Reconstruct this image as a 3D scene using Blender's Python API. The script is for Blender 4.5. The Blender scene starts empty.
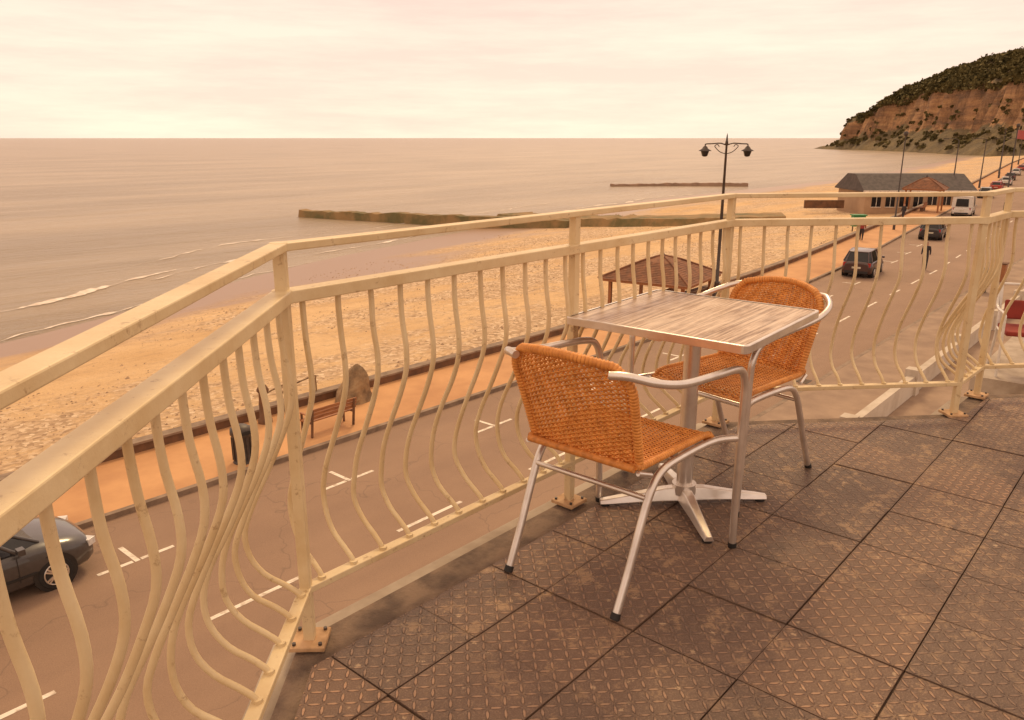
import bpy, math, random
from mathutils import Vector, Matrix, noise
random.seed(7)
R=math.radians
scene=bpy.context.scene
# ------------------------------------------------------------------ materials
def newmat(name):
    m=bpy.data.materials.new(name); m.use_nodes=True
    nt=m.node_tree; return m,nt,nt.nodes['Principled BSDF']
def N(nt,t,**k):
    n=nt.nodes.new(t)
    for a,b in k.items(): setattr(n,a,b)
    return n
def c4(c): return (c[0],c[1],c[2],1)
def mathn(nt,op,a,b=None,c=None,clamp=False):
    n=N(nt,'ShaderNodeMath',operation=op); n.use_clamp=clamp
    for i,v in enumerate((a,b,c)):
        if v is None: continue
        if isinstance(v,(int,float)): n.inputs[i].default_value=v
        else: nt.links.new(v,n.inputs[i])
    return n.outputs[0]
def noisen(nt,scale,detail=4,rough=.55,vec=None):
    n=N(nt,'ShaderNodeTexNoise'); n.inputs['Scale'].default_value=scale
    n.inputs['Detail'].default_value=detail; n.inputs['Roughness'].default_value=rough
    if vec is not None: nt.links.new(vec,n.inputs['Vector'])
    return n.outputs['Fac']
def ramp(nt,fac,stops):
    r=N(nt,'ShaderNodeValToRGB'); e=r.color_ramp.elements
    while len(e)<len(stops): e.new(.5)
    for i,(p,c) in enumerate(stops):
        e[i].position=p; e[i].color=c4(c) if isinstance(c,tuple) else (c,c,c,1)
    nt.links.new(fac,r.inputs[0]); return r.outputs[0]
def mixc(nt,fac,a,b,mode='MIX'):
    m=N(nt,'ShaderNodeMix',data_type='RGBA',blend_type=mode)
    if isinstance(fac,(int,float)): m.inputs[0].default_value=fac
    else: nt.links.new(fac,m.inputs[0])
    for i,v in ((6,a),(7,b)):
        if isinstance(v,tuple): m.inputs[i].default_value=c4(v)
        else: nt.links.new(v,m.inputs[i])
    return m.outputs[2]
def bump(nt,bs,h,strength,dist=.01):
    b=N(nt,'ShaderNodeBump'); b.inputs['Strength'].default_value=strength; b.inputs['Distance'].default_value=dist
    nt.links.new(h,b.inputs['Height']); nt.links.new(b.outputs[0],bs.inputs['Normal'])
def objco(nt,scale=None,rot=None):
    t=N(nt,'ShaderNodeTexCoord').outputs['Object']
    if scale or rot:
        mp=N(nt,'ShaderNodeMapping'); nt.links.new(t,mp.inputs[0])
        if scale: mp.inputs['Scale'].default_value=scale
        if rot: mp.inputs['Rotation'].default_value=rot
        return mp.outputs[0]
    return t
def M(name,col,rough=.6,metal=0,col2=None,scale=8,lo=.4,hi=.65,bscale=None,bstr=.3,bdist=.004,stretch=None):
    m,nt,bs=newmat(name)
    bs.inputs['Roughness'].default_value=rough; bs.inputs['Metallic'].default_value=metal
    co=objco(nt,stretch)
    if col2 is None: col2=tuple(x*.75 for x in col)
    f=ramp(nt,noisen(nt,scale,6,.6,co),[(lo,0.0),(hi,1.0)])
    nt.links.new(mixc(nt,f,col,col2),bs.inputs['Base Color'])
    if bscale: bump(nt,bs,noisen(nt,bscale,5,.6,co),bstr,bdist)
    return m
def rail_mat():
    m,nt,bs=newmat('cream_paint'); bs.inputs['Roughness'].default_value=.45
    co=objco(nt)
    a=ramp(nt,noisen(nt,5,6,.65,co),[(.38,0.0),(.75,1.0)])
    base=mixc(nt,a,(.75,.61,.37),(.60,.43,.21))
    b=ramp(nt,noisen(nt,26,6,.75,co),[(.59,0.0),(.67,1.0)])
    base=mixc(nt,mathn(nt,'MULTIPLY',b,.6),base,(.30,.17,.08))
    nt.links.new(base,bs.inputs['Base Color']); bump(nt,bs,noisen(nt,90,5,.6,co),.3,.002)
    return m
m_rail=rail_mat()
m_alu=M('brushed_aluminium',(.80,.74,.67),.28,.8,(.58,.51,.45),9,.4,.8,120,.15,.001)
m_wick=M('wicker_tan',(.86,.37,.085),.5,0,(.56,.21,.04),30,.35,.7,250,.3,.001)
m_wick2=M('wicker_edge',(.72,.29,.065),.5,0,(.45,.165,.035),60,.35,.7)
m_black=M('black_rubber',(.022,.018,.016),.6)
m_iron=M('dark_iron',(.05,.038,.032),.5,0,(.08,.055,.04))
m_conc=M('concrete_edge',(.24,.165,.11),.9,0,(.105,.07,.05),7,.4,.62,90,.8,.008)
m_pale=M('pale_coping',(.46,.38,.29),.8,0,(.25,.185,.13),3,.4,.7,60,.3,.004)
m_plate=M('base_plate',(.60,.38,.2),.7,0,(.38,.22,.1),14)
m_render=M('painted_render',(.60,.52,.42),.85,0,(.45,.37,.28),1.5,.4,.7,40,.2,.004)
def asph_mat():
    m,nt,bs=newmat('asphalt'); bs.inputs['Roughness'].default_value=.85
    co=objco(nt)
    a=ramp(nt,noisen(nt,.35,7,.65,co),[(.35,0.0),(.65,1.0)])
    base=mixc(nt,a,(.33,.21,.135),(.27,.166,.106))
    lane=ramp(nt,noisen(nt,.5,4,.5,objco(nt,(.05,1.6,1))),[(.42,0.0),(.62,1.0)])
    base=mixc(nt,mathn(nt,'MULTIPLY',lane,.4),base,(.205,.126,.085))
    st=ramp(nt,noisen(nt,1.6,6,.7,co),[(.62,0.0),(.70,1.0)])
    base=mixc(nt,mathn(nt,'MULTIPLY',st,.3),base,(.16,.10,.07))
    # hairline cracks
    v=N(nt,'ShaderNodeTexVoronoi',feature='DISTANCE_TO_EDGE'); v.inputs['Scale'].default_value=.28
    wv=N(nt,'ShaderNodeVectorMath',operation='ADD'); nt.links.new(co,wv.inputs[0])
    nz=N(nt,'ShaderNodeTexNoise'); nz.inputs['Scale'].default_value=1.3; nt.links.new(co,nz.inputs['Vector']); nt.links.new(nz.outputs['Color'],wv.inputs[1])
    nt.links.new(wv.outputs[0],v.inputs['Vector'])
    ck=ramp(nt,v.outputs['Distance'],[(0,1.0),(.006,0.0)])
    base=mixc(nt,mathn(nt,'MULTIPLY',ck,.5),base,(.10,.065,.045))
    g=noisen(nt,55,4,.7,co)
    base=mixc(nt,.3,base,ramp(nt,g,[(.3,(.15,.10,.07)),(.7,(.42,.28,.19))]))
    nt.links.new(base,bs.inputs['Base Color']); bump(nt,bs,g,.5,.012); return m
m_asph=asph_mat()
m_white=M('road_paint',(.80,.72,.60),.7,0,(.42,.31,.22),5,.5,.7)
m_kerb=M('kerb_stone',(.30,.215,.15),.85,0,(.18,.125,.085),2.5,.4,.65,30,.4,.006)
m_prom=M('promenade_paving',(.62,.34,.15),.85,0,(.47,.24,.105),.5,.36,.65,30,.3,.006)
m_cafe=M('cafe_wall_render',(.46,.31,.19),.85,0,(.36,.23,.14),.5,.36,.65)
m_pave=M('pavement',(.36,.25,.17),.85,0,(.26,.175,.12),.9,.38,.65,30,.3,.006)
m_wall=M('sea_wall_stone',(.20,.10,.05),.9,0,(.11,.06,.035),2,.4,.65,14,.6,.02)
m_wood=M('bench_wood',(.42,.17,.06),.6,0,(.24,.09,.035),4,.4,.65,30,.3,.003,(1,8,8))
m_rock=M('rock',(.36,.235,.12),.9,0,(.17,.11,.06),2.2,.4,.6,6,.8,.06)
m_groyne=M('groyne_concrete',(.32,.20,.085),.9,0,(.15,.125,.05),.35,.4,.6,2,.6,.1)
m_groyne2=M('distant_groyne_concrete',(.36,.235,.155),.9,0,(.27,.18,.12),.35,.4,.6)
m_slate=M('slate_roof',(.10,.08,.072),.7,0,(.065,.052,.048),2,.4,.6)
m_tile_r=M('brown_tiled_roof',(.27,.115,.055),.8,0,(.17,.075,.04),3,.4,.6,10,.5,.03)
m_glass=M('dark_glass',(.02,.02,.022),.08)
m_tyre=M('tyre',(.022,.019,.017),.8)
m_plastic_r=M('red_lens',(.4,.02,.015),.25)
m_lamp=M('headlamp',(.75,.72,.68),.15)
m_number=M('number_plate',(.65,.6,.45),.5)
m_stone=M('pebbles',(.60,.43,.27),.9,0,(.33,.22,.135),.9,.42,.58)
def paint(name,col): 
    m=M(name,col,.28,0,tuple(x*.8 for x in col)); 
    m.node_tree.nodes['Principled BSDF'].inputs['Coat Weight'].default_value=.6; return m
m_carblk=paint('car_paint_dark',(.028,.024,.026)); m_cargry=paint('car_paint_grey',(.065,.057,.055)); m_carred=paint('car_paint_maroon',(.06,.025,.022))
m_carwht=paint('van_paint_white',(.75,.7,.62)); m_carslv=paint('car_paint_silver',(.38,.34,.3)); m_carrd=paint('car_paint_red',(.45,.05,.03))
m_green=M('green_paint',(.05,.26,.08),.5); m_redc=M('red_cloth',(.28,.035,.02),.8)
m_skin=M('skin',(.45,.24,.16),.6); m_cloth=M('dark_cloth',(.04,.033,.035),.9); m_cloth2=M('red_jacket',(.3,.05,.04),.9)

def tile_mat():
    m,nt,bs=newmat('tread_tile'); bs.inputs['Roughness'].default_value=.58
    co=objco(nt); s=N(nt,'ShaderNodeSeparateXYZ'); nt.links.new(co,s.inputs[0])
    K=31.25
    ux=mathn(nt,'MULTIPLY',mathn(nt,'ADD',s.outputs[0],100*.32-1.396),K); uy=mathn(nt,'MULTIPLY',mathn(nt,'ADD',s.outputs[1],100*.32-1.352),K)
    fx=mathn(nt,'FLOOR',ux); fy=mathn(nt,'FLOOR',uy)
    qx=mathn(nt,'SUBTRACT',mathn(nt,'SUBTRACT',ux,fx),.5); qy=mathn(nt,'SUBTRACT',mathn(nt,'SUBTRACT',uy,fy),.5)
    par=mathn(nt,'MULTIPLY',mathn(nt,'FRACT',mathn(nt,'MULTIPLY',mathn(nt,'ADD',fx,fy),.5)),4)
    sg=mathn(nt,'SUBTRACT',par,1)
    qys=mathn(nt,'MULTIPLY',qy,sg)
    a=mathn(nt,'MULTIPLY',mathn(nt,'ADD',qx,qys),.7071/.56); b=mathn(nt,'MULTIPLY',mathn(nt,'SUBTRACT',qx,qys),.7071/.155)
    e=mathn(nt,'ADD',mathn(nt,'MULTIPLY',a,a),mathn(nt,'MULTIPLY',b,b))
    e=mathn(nt,'ADD',e,mathn(nt,'MULTIPLY',mathn(nt,'SUBTRACT',noisen(nt,90,3,.6,co),.5),1.2))
    mr=N(nt,'ShaderNodeMapRange'); mr.interpolation_type='SMOOTHSTEP'
    nt.links.new(e,mr.inputs[0]); mr.inputs[1].default_value=.35; mr.inputs[2].default_value=1.15; mr.inputs[3].default_value=1; mr.inputs[4].default_value=0
    tread=mr.outputs[0]
    wear=ramp(nt,noisen(nt,3.1,6,.7,co),[(.32,.25),(.52,1.0)])
    tr=mathn(nt,'MULTIPLY',tread,wear)
    grain=noisen(nt,210,4,.7,co)
    big=ramp(nt,noisen(nt,1.5,7,.7,co),[(.36,0.0),(.64,1.0)])
    base=mixc(nt,big,(.225,.135,.092),(.44,.275,.175))
    geo=N(nt,'ShaderNodeNewGeometry'); rnd=geo.outputs['Random Per Island']
    tone=ramp(nt,rnd,[(0,(.74,.75,.78)),(1,(1.22,1.16,1.08))])
    base=mixc(nt,1.0,base,tone,'MULTIPLY')
    base=mixc(nt,mathn(nt,'MULTIPLY',mathn(nt,'SUBTRACT',1,tr),.72),base,(.075,.046,.034))  # shade between the raised treads painted into the colour; worn treads darken too
    base=mixc(nt,mathn(nt,'MULTIPLY',ramp(nt,grain,[(.50,0.0),(.7,1.0)]),.4),base,(.46,.31,.21))
    mask=ramp(nt,noisen(nt,1.1,5,.6,co),[(.36,.0),(.56,1.0)])
    blot=ramp(nt,noisen(nt,11,8,.82,co),[(.53,0.0),(.585,1.0)])
    base=mixc(nt,mathn(nt,'MULTIPLY',mathn(nt,'MULTIPLY',blot,mask),.5),base,(.54,.35,.19))
    dk=ramp(nt,noisen(nt,3.5,7,.8,co),[(.55,0.0),(.66,1.0)])
    base=mixc(nt,mathn(nt,'MULTIPLY',dk,.55),base,(.060,.037,.030))
    v=N(nt,'ShaderNodeTexVoronoi'); v.inputs['Scale'].default_value=17; nt.links.new(co,v.inputs['Vector'])
    sp=ramp(nt,mathn(nt,'ADD',v.outputs['Distance'],mathn(nt,'MULTIPLY',noisen(nt,65,5,.75,co),.9)),[(.50,1.0),(.58,0.0)])
    pick=ramp(nt,v.outputs['Color'],[(.50,0.0),(.56,1.0)])
    base=mixc(nt,mathn(nt,'MULTIPLY',mathn(nt,'MULTIPLY',sp,pick),.6),base,(.62,.44,.27))
    nt.links.new(base,bs.inputs['Base Color'])
    h=mathn(nt,'ADD',tr,mathn(nt,'MULTIPLY',grain,.35))
    bump(nt,bs,h,1.0,.009)
    return m
m_tile=tile_mat()
def table_mat():
    m,nt,bs=newmat('weathered_table_laminate'); bs.inputs['Roughness'].default_value=.42
    co=objco(nt,(1.0,22,4)); 
    g=ramp(nt,noisen(nt,3.0,8,.75,co),[(.36,(.15,.08,.05)),(.46,(.36,.23,.15)),(.56,(.62,.47,.35)),(.7,(.76,.64,.52))])
    co2=objco(nt)
    b=ramp(nt,noisen(nt,6,6,.65,co2),[(.42,0.0),(.60,1.0)])
    base=mixc(nt,mathn(nt,'MULTIPLY',b,.42),g,(.68,.55,.44))
    s=N(nt,'ShaderNodeSeparateXYZ'); nt.links.new(co2,s.inputs[0])
    pl=mathn(nt,'FRACT',mathn(nt,'MULTIPLY',mathn(nt,'ADD',s.outputs[1],5.0),11.0))
    ln=ramp(nt,pl,[(0.0,1.0),(.035,1.0),(.05,0.0)])
    base=mixc(nt,mathn(nt,'MULTIPLY',ln,.55),base,(.18,.10,.06))
    nt.links.new(base,bs.inputs['Base Color']); bump(nt,bs,noisen(nt,6,6,.7,co),.3,.002)
    return m
m_table=table_mat()
def beach_mat():
    m,nt,bs=newmat('beach_sand'); bs.inputs['Roughness'].default_value=.9
    co=objco(nt); s=N(nt,'ShaderNodeSeparateXYZ'); nt.links.new(co,s.inputs[0])
    n1=ramp(nt,noisen(nt,.16,7,.65,co),[(.36,0.0),(.62,1.0)])
    sand=mixc(nt,n1,(.62,.40,.19),(.74,.51,.27))
    n2=noisen(nt,.55,9,.85,co); nb=noisen(nt,.07,5,.6,objco(nt,(.4,1.8,1)))
    peb=ramp(nt,mathn(nt,'ADD',n2,mathn(nt,'MULTIPLY',mathn(nt,'SUBTRACT',nb,.5),1.3)),[(.43,0.0),(.56,1.0)])
    vo=N(nt,'ShaderNodeTexVoronoi'); vo.inputs['Scale'].default_value=6.0; nt.links.new(co,vo.inputs['Vector'])
    pc=ramp(nt,vo.outputs['Color'],[(.15,(.28,.175,.105)),(.38,(.48,.33,.20)),(.65,(.64,.46,.29)),(.9,(.84,.68,.48))])
    sand=mixc(nt,mathn(nt,'MULTIPLY',peb,.8),sand,pc)
    mot=noisen(nt,1.1,7,.8,objco(nt,(.7,1.3,1)))
    sand=mixc(nt,mathn(nt,'MULTIPLY',ramp(nt,mot,[(.50,0.0),(.62,1.0)]),.35),sand,(.38,.24,.14))
    hz=mathn(nt,'ADD',s.outputs[2],mathn(nt,'MULTIPLY',mathn(nt,'SUBTRACT',noisen(nt,.10,6,.6,objco(nt,(.6,1.5,1))),.5),1.5))
    mr=N(nt,'ShaderNodeMapRange'); mr.interpolation_type='SMOOTHSTEP'; nt.links.new(hz,mr.inputs[0])
    mr.inputs[1].default_value=-9.10; mr.inputs[2].default_value=-8.62; mr.inputs[3].default_value=1; mr.inputs[4].default_value=0
    wet=mr.outputs[0]
    nt.links.new(mixc(nt,wet,sand,(.32,.185,.105)),bs.inputs['Base Color'])
    nt.links.new(mathn(nt,'SUBTRACT',.92,mathn(nt,'MULTIPLY',wet,.55)),bs.inputs['Roughness'])
    h=mathn(nt,'MULTIPLY',mathn(nt,'ADD',n2,mathn(nt,'MULTIPLY',vo.outputs['Distance'],.3)),mathn(nt,'SUBTRACT',1.03,wet))
    bump(nt,bs,h,.6,.26)
    return m
m_beach=beach_mat()
def sea_mat():
    m,nt,bs=newmat('sea_water'); bs.inputs['Roughness'].default_value=.28; bs.inputs['IOR'].default_value=1.33
    co=objco(nt); a=noisen(nt,.02,7,.62,objco(nt,(.7,3.0,1),(0,0,R(8))))
    col=ramp(nt,a,[(.38,(.325,.235,.145)),(.62,(.44,.33,.215))])
    nt.links.new(col,bs.inputs['Base Color'])
    w1=noisen(nt,.55,7,.70,objco(nt,(.45,1.6,1),(0,0,R(10))))
    w2=noisen(nt,.09,3,.5,objco(nt,(.35,1.6,1),(0,0,R(6))))
    bump(nt,bs,mathn(nt,'ADD',w1,mathn(nt,'MULTIPLY',w2,2.0)),.8,.8)
    return m
m_sea=sea_mat()
m_foam=M('foam',(.84,.76,.66),.8,0,(.62,.50,.40),1.5,.4,.7)
def cliff_mat():
    m,nt,bs=newmat('cliff_face'); bs.inputs['Roughness'].default_value=.95
    co=objco(nt); g=N(nt,'ShaderNodeNewGeometry'); s=N(nt,'ShaderNodeSeparateXYZ'); nt.links.new(g.outputs['Normal'],s.inputs[0])
    st=noisen(nt,.04,7,.72,objco(nt,(.5,.5,5)))
    rockc=ramp(nt,st,[(.35,(.20,.105,.05)),(.5,(.42,.21,.085)),(.65,(.62,.35,.145))])
    crk=ramp(nt,noisen(nt,.07,7,.75,objco(nt,(1,1,.35))),[(.40,(.38,.36,.32)),(.54,(1.,1.,1.))])
    rockc=mixc(nt,1.0,rockc,crk,'MULTIPLY')
    veg=ramp(nt,noisen(nt,.09,6,.7,co),[(.35,(.06,.052,.02)),(.65,(.20,.15,.055))])
    f=mathn(nt,'ADD',s.outputs[2],mathn(nt,'MULTIPLY',mathn(nt,'SUBTRACT',noisen(nt,.03,6,.7,co),.5),1.5))
    k=ramp(nt,f,[(.54,0.0),(.64,1.0)])
    c=mixc(nt,k,rockc,veg)
    c=mixc(nt,.12,c,(.75,.55,.42))  # pale distance haze mixed evenly into the cliff colour
    nt.links.new(c,bs.inputs['Base Color']); bump(nt,bs,noisen(nt,.10,6,.75,co),1.0,5)
    return m
m_cliff=cliff_mat()
m_leaf=M('foliage',(.19,.155,.058),.9,0,(.105,.09,.034),.12,.4,.6)

# ------------------------------------------------------------------ mesh builder
class MB:
    def __init__(s): s.v=[];s.f=[];s.m=[];s.s=[];s.mats=[];s.T=Matrix()
    def mi(s,m):
        if m not in s.mats: s.mats.append(m)
        return s.mats.index(m)
    def add(s,vs,fs,m,smooth=False):
        o=len(s.v); s.v+=[tuple(s.T@Vector(v)) for v in vs]; k=s.mi(m)
        for f in fs: s.f.append(tuple(i+o for i in f)); s.m.append(k); s.s.append(smooth)
    def box(s,c,d,m,rz=0,rx=0,ry=0):
        Rm=Matrix.Rotation(rz,3,'Z')@Matrix.Rotation(ry,3,'Y')@Matrix.Rotation(rx,3,'X')
        vs=[Vector(c)+Rm@Vector((x*d[0]/2,y*d[1]/2,z*d[2]/2)) for x in(-1,1) for y in(-1,1) for z in(-1,1)]
        s.add(vs,[(0,1,3,2),(4,6,7,5),(0,4,5,1),(2,3,7,6),(0,2,6,4),(1,5,7,3)],m)
    def beam(s,a,b,w,h,m):
        a=Vector(a);b=Vector(b);d=(b-a).normalized(); side=d.cross(Vector((0,0,1)))
        if side.length<.01: side=Vector((1,0,0))
        side.normalize(); up=side.cross(d).normalized()
        vs=[p+side*x*w/2+up*z*h/2 for p in(a,b) for x,z in((-1,-1),(1,-1),(1,1),(-1,1))]
        s.add(vs,[(0,1,2,3),(7,6,5,4),(0,4,5,1),(1,5,6,2),(2,6,7,3),(3,7,4,0)],m)
    def tube(s,pts,r,m,n=8,caps=True,closed=False,flat=1.0):
        pts=[Vector(p) for p in pts]; L=len(pts); rr=r if isinstance(r,(list,tuple)) else [r]*L
        tans=[]
        for i in range(L):
            a=pts[i-1] if (i>0 or closed) else pts[i]; b=pts[(i+1)%L] if (i<L-1 or closed) else pts[i]
            tans.append((b-a).normalized())
        t0=tans[0]; ref=Vector((0,0,1)) if abs(t0.z)<.9 else Vector((1,0,0))
        u=(ref-t0*ref.dot(t0)).normalized(); vs=[]
        for i in range(L):
            t=tans[i]; u=(u-t*u.dot(t)).normalized(); w=t.cross(u)
            for k in range(n):
                a=2*math.pi*k/n; vs.append(pts[i]+u*math.cos(a)*rr[i]*flat+w*math.sin(a)*rr[i])
        fs=[]
        for i in range(L if closed else L-1):
            j=(i+1)%L
            for k in range(n): fs.append((i*n+k,i*n+(k+1)%n,j*n+(k+1)%n,j*n+k))
        s.add(vs,fs,m,True)
        if caps and not closed:
            s.add([vs[k] for k in range(n)],[tuple(range(n))[::-1]],m); s.add([vs[(L-1)*n+k] for k in range(n)],[tuple(range(n))],m)
    def cyl(s,a,b,r,m,n=16,r2=None): s.tube([a,b],[r,r if r2 is None else r2],m,n)
    def poly(s,pts,m): s.add(pts,[tuple(range(len(pts)))],m)
    def prism(s,pts,z0,z1,m):
        n=len(pts); vs=[(p[0],p[1],z0) for p in pts]+[(p[0],p[1],z1) for p in pts]
        s.add(vs,[tuple(range(n))[::-1],tuple(range(n,2*n))]+[(i,(i+1)%n,(i+1)%n+n,i+n) for i in range(n)],m)
    def loft(s,rings,m,smooth=True,caps=True):
        n=len(rings[0]); vs=[p for r in rings for p in r]; fs=[]
        for i in range(len(rings)-1):
            for k in range(n): fs.append((i*n+k,i*n+(k+1)%n,(i+1)*n+(k+1)%n,(i+1)*n+k))
        s.add(vs,fs,m,smooth)
        if caps: s.add(rings[0],[tuple(range(n))[::-1]],m); s.add(rings[-1],[tuple(range(n))],m)
    def obj(s,name,parent=None,bevel=0,loc=None,rz=0):
        me=bpy.data.meshes.new(name); me.from_pydata(s.v,[],s.f)
        for m in s.mats: me.materials.append(m)
        me.polygons.foreach_set('material_index',s.m); me.polygons.foreach_set('use_smooth',s.s); me.update()
        o=bpy.data.objects.new(name,me); scene.collection.objects.link(o)
        if parent: o.parent=parent
        if loc: o.location=loc
        o.rotation_euler[2]=rz
        if bevel:
            b=o.modifiers.new('bevel','BEVEL'); b.width=bevel; b.segments=2; b.limit_method='ANGLE'; b.angle_limit=R(50)
        return o
def smoothpath(pts,sub=6):
    P=[Vector(p) for p in pts]; out=[]
    for i in range(len(P)-1):
        p0=P[max(i-1,0)];p1=P[i];p2=P[i+1];p3=P[min(i+2,len(P)-1)]
        for k in range(sub):
            t=k/sub
            out.append(.5*((2*p1)+(-p0+p2)*t+(2*p0-5*p1+4*p2-p3)*t*t+(-p0+3*p1-3*p2+p3)*t**3))
    out.append(P[-1]); return out
def empty(name,loc,rz=0):
    e=bpy.data.objects.new(name,None); scene.collection.objects.link(e); e.location=loc; e.rotation_euler[2]=rz; return e
def lerp(tab,x):
    if x<=tab[0][0]: return tab[0][1]
    for (a,b),(c,d) in zip(tab,tab[1:]):
        if x<=c:
            t=(x-a)/(c-a); return b+(d-b)*t
    return tab[-1][1]
def slerp_(tab,x):
    return (lerp(tab,x-6)+lerp(tab,x-3)+lerp(tab,x)+lerp(tab,x+3)+lerp(tab,x+6))/5

ST=-6.64
SEA=-9.5
# ------------------------------------------------------------------ terrace
C1=(1.08,1.69); C2=(3.45,1.66); C3=(4.36,.80); C4=(4.78,.78)
d0=(math.cos(R(42.5)),math.sin(R(42.5)))
C0=(C1[0]-2.6*d0[0],C1[1]-2.6*d0[1])
d4=(.73,-.68); C5=(C4[0]+2.6*d4[0],C4[1]+2.6*d4[1])
def clip(poly,p,n,off=0):
    out=[]
    for i in range(len(poly)):
        a=poly[i];b=poly[(i+1)%len(poly)]
        da=(a[0]-p[0])*n[0]+(a[1]-p[1])*n[1]-off; db=(b[0]-p[0])*n[0]+(b[1]-p[1])*n[1]-off
        if da<=0: out.append(a)
        if da*db<0:
            t=da/(da-db); out.append((a[0]+(b[0]-a[0])*t,a[1]+(b[1]-a[1])*t))
    return out
def nrm(a,b):
    dx,dy=b[0]-a[0],b[1]-a[1]; l=math.hypot(dx,dy); return (-dy/l,dx/l)
n0=nrm(C0,C1); n1=nrm(C1,C2); n2=nrm(C2,C3); n3=nrm(C3,C4); n4=nrm(C4,C5)
TS=.32; ox,oy=1.396,1.352
tm=MB()
def add_tile(q,dz):
    if len(q)<3: return
    ar=abs(sum(q[i][0]*q[(i+1)%len(q)][1]-q[(i+1)%len(q)][0]*q[i][1] for i in range(len(q))))/2
    if ar<.0006: return
    tm.prism(q,-.035,dz,m_tile)
for i in range(-14,22):
    for j in range(-22,3):
        g=.0022; x0=ox+i*TS+g+random.uniform(-.001,.001); y0=oy+j*TS+g+random.uniform(-.001,.001)
        x1=x0+TS-2*g; y1=y0+TS-2*g; q=[(x0,y0),(x1,y0),(x1,y1),(x0,y1)]; dz=random.uniform(-.003,.002)
        a=clip(clip(clip(q,C1,n0,-.03),C1,n1,-.10),C2,n2,-.05); add_tile(a,dz)
        b=clip(clip(clip(q,C2,(-n2[0],-n2[1]),.047),C3,n3,-.05),C4,n4,-.05)
        add_tile(b,dz)
floor=tm.obj('terrace_floor_tiles',bevel=.003)
sl=MB()
def off(p,a,b,d):
    n_=( (a[0]+b[0]),(a[1]+b[1]) ); l=n_[0]**2+n_[1]**2; k=2*d/l; return (p[0]+n_[0]*k,p[1]+n_[1]*k)
def ring(d): return [(C0[0]+n0[0]*d,C0[1]+n0[1]*d),off(C1,n0,n1,d),off(C2,n1,n2,d),off(C3,n2,n3,d),off(C4,n3,n4,d),(C5[0]+n4[0]*d,C5[1]+n4[1]*d)]
def slabpoly(d):
    r=ring(d); return [(r[0][0]-3*d0[0],r[0][1]-3*d0[1])]+r[1:5]+[(r[5][0],r[5][1]),(8,-6),(-6,-6)]
sl.prism(slabpoly(.035),-.30,-.012,m_conc)
sl.prism(slabpoly(.12),-.42,-.045,m_pale)
sl.prism(slabpoly(-.05),ST,-.423,m_render)
slab=sl.obj('terrace_building',bevel=.004)
# railing
rl=MB()
prof=[(.985,0),(.93,0),(.86,-.004),(.78,-.016),(.71,-.012),(.63,.018),(.54,.062),(.45,.105),(.37,.128),(.30,.125),(.245,.09),(.21,.04),(.185,.008),(.165,0)]
def rail_run(a,b,nout,posts,nb,z_b=.165):
    A=Vector((a[0],a[1],0));B=Vector((b[0],b[1],0)); d=(B-A); L=d.length; d.normalize(); no=Vector((nout[0],nout[1],0))
    z=Vector((0,0,1))
    rl.beam(A+z*.982-d*.0,B+z*.982,.050,.032,m_rail)
    rl.beam(A+z*1.105,B+z*1.105,.044,.020,m_rail)
    rl.beam(A+z*z_b,B+z*z_b,.034,.020,m_rail)
    for t in posts:
        P=A+d*(L*t); rl.box((P.x,P.y,.55),(.030,.030,1.10),m_rail,math.atan2(d.y,d.x))
        rl.box((P.x,P.y,.004),(.10,.10,.014),m_plate,math.atan2(d.y,d.x))
        for sx in(-.036,.036):
            for sy in(-.036,.036):
                q=P+d*sx+no*sy; rl.cyl((q.x,q.y,.010),(q.x,q.y,.018),.006,m_iron,6)
    for i in range(nb):
        t=(i+.5)/nb*L
        if any(abs(t-L*p)<.028 for p in posts): continue
        jit=random.uniform(-.004,.004)
        pts=smoothpath([A+d*(t+jit+random.uniform(-.0015,.0015))+no*o*(1+random.uniform(-.04,.04))+z*h for h,o in prof],3)
        rl.tube(pts,.0078,m_rail,8,False)
        rl.tube([A+d*(t+jit)+z*(z_b+.010),A+d*(t+jit)+z*(z_b+.018)],.0115,m_rail,8)
rail_run(C0,C1,n0,[0,1.0],25)
rail_run(C1,C2,n1,[.5,1.0],22)
rail_run(C2,C3,n2,[1.0],11)
rail_run(C3,C4,n3,[1.0],5)
rail_run(C4,C5,n4,[1.0],22)
for c in (C1,C2,C3,C4):
    for zz,r_,h in((.982,.026,.032),(1.105,.0225,.020),(.165,.017,.020)): rl.cyl((c[0],c[1],zz-h/2-.0006),(c[0],c[1],zz+h/2+.0006),r_,m_rail,16)
railing=rl.obj('balcony_railing',bevel=.004)

# ------------------------------------------------------------------ chairs
def weave(mb,S,nu,nv,wv,th,m,amp=.0032):
    def nor(u,v):
        e=.01; du=S(min(u+e,1),v)-S(max(u-e,0),v); dv=S(u,min(v+e,1))-S(u,max(v-e,0)); return du.cross(dv).normalized()
    for i in range(nu+1):
        u=i/nu; pts=[S(u,k/24) for k in range(25)]; mb.tube(pts,.0034,m,5,False)
    ns=nu*3
    for j in range(nv):
        v=(j+.5)/nv; ring_=[]
        for k in range(ns+1):
            u=k/ns; p=S(u,v); n=nor(u,v); vd=(S(u,min(v+.01,1))-S(u,max(v-.01,0))).normalized()
            c=p+n*(amp*math.cos(math.pi*u*nu+math.pi*(j%2)))+vd*random.uniform(-.0004,.0004)
            w=wv*(1+.12*math.sin(j*12.9+k*.7))
            ring_.append([c-vd*w/2,c+n*th/2,c+vd*w/2,c-n*th/2])
        mb.loft(ring_,m,True,False)
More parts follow.
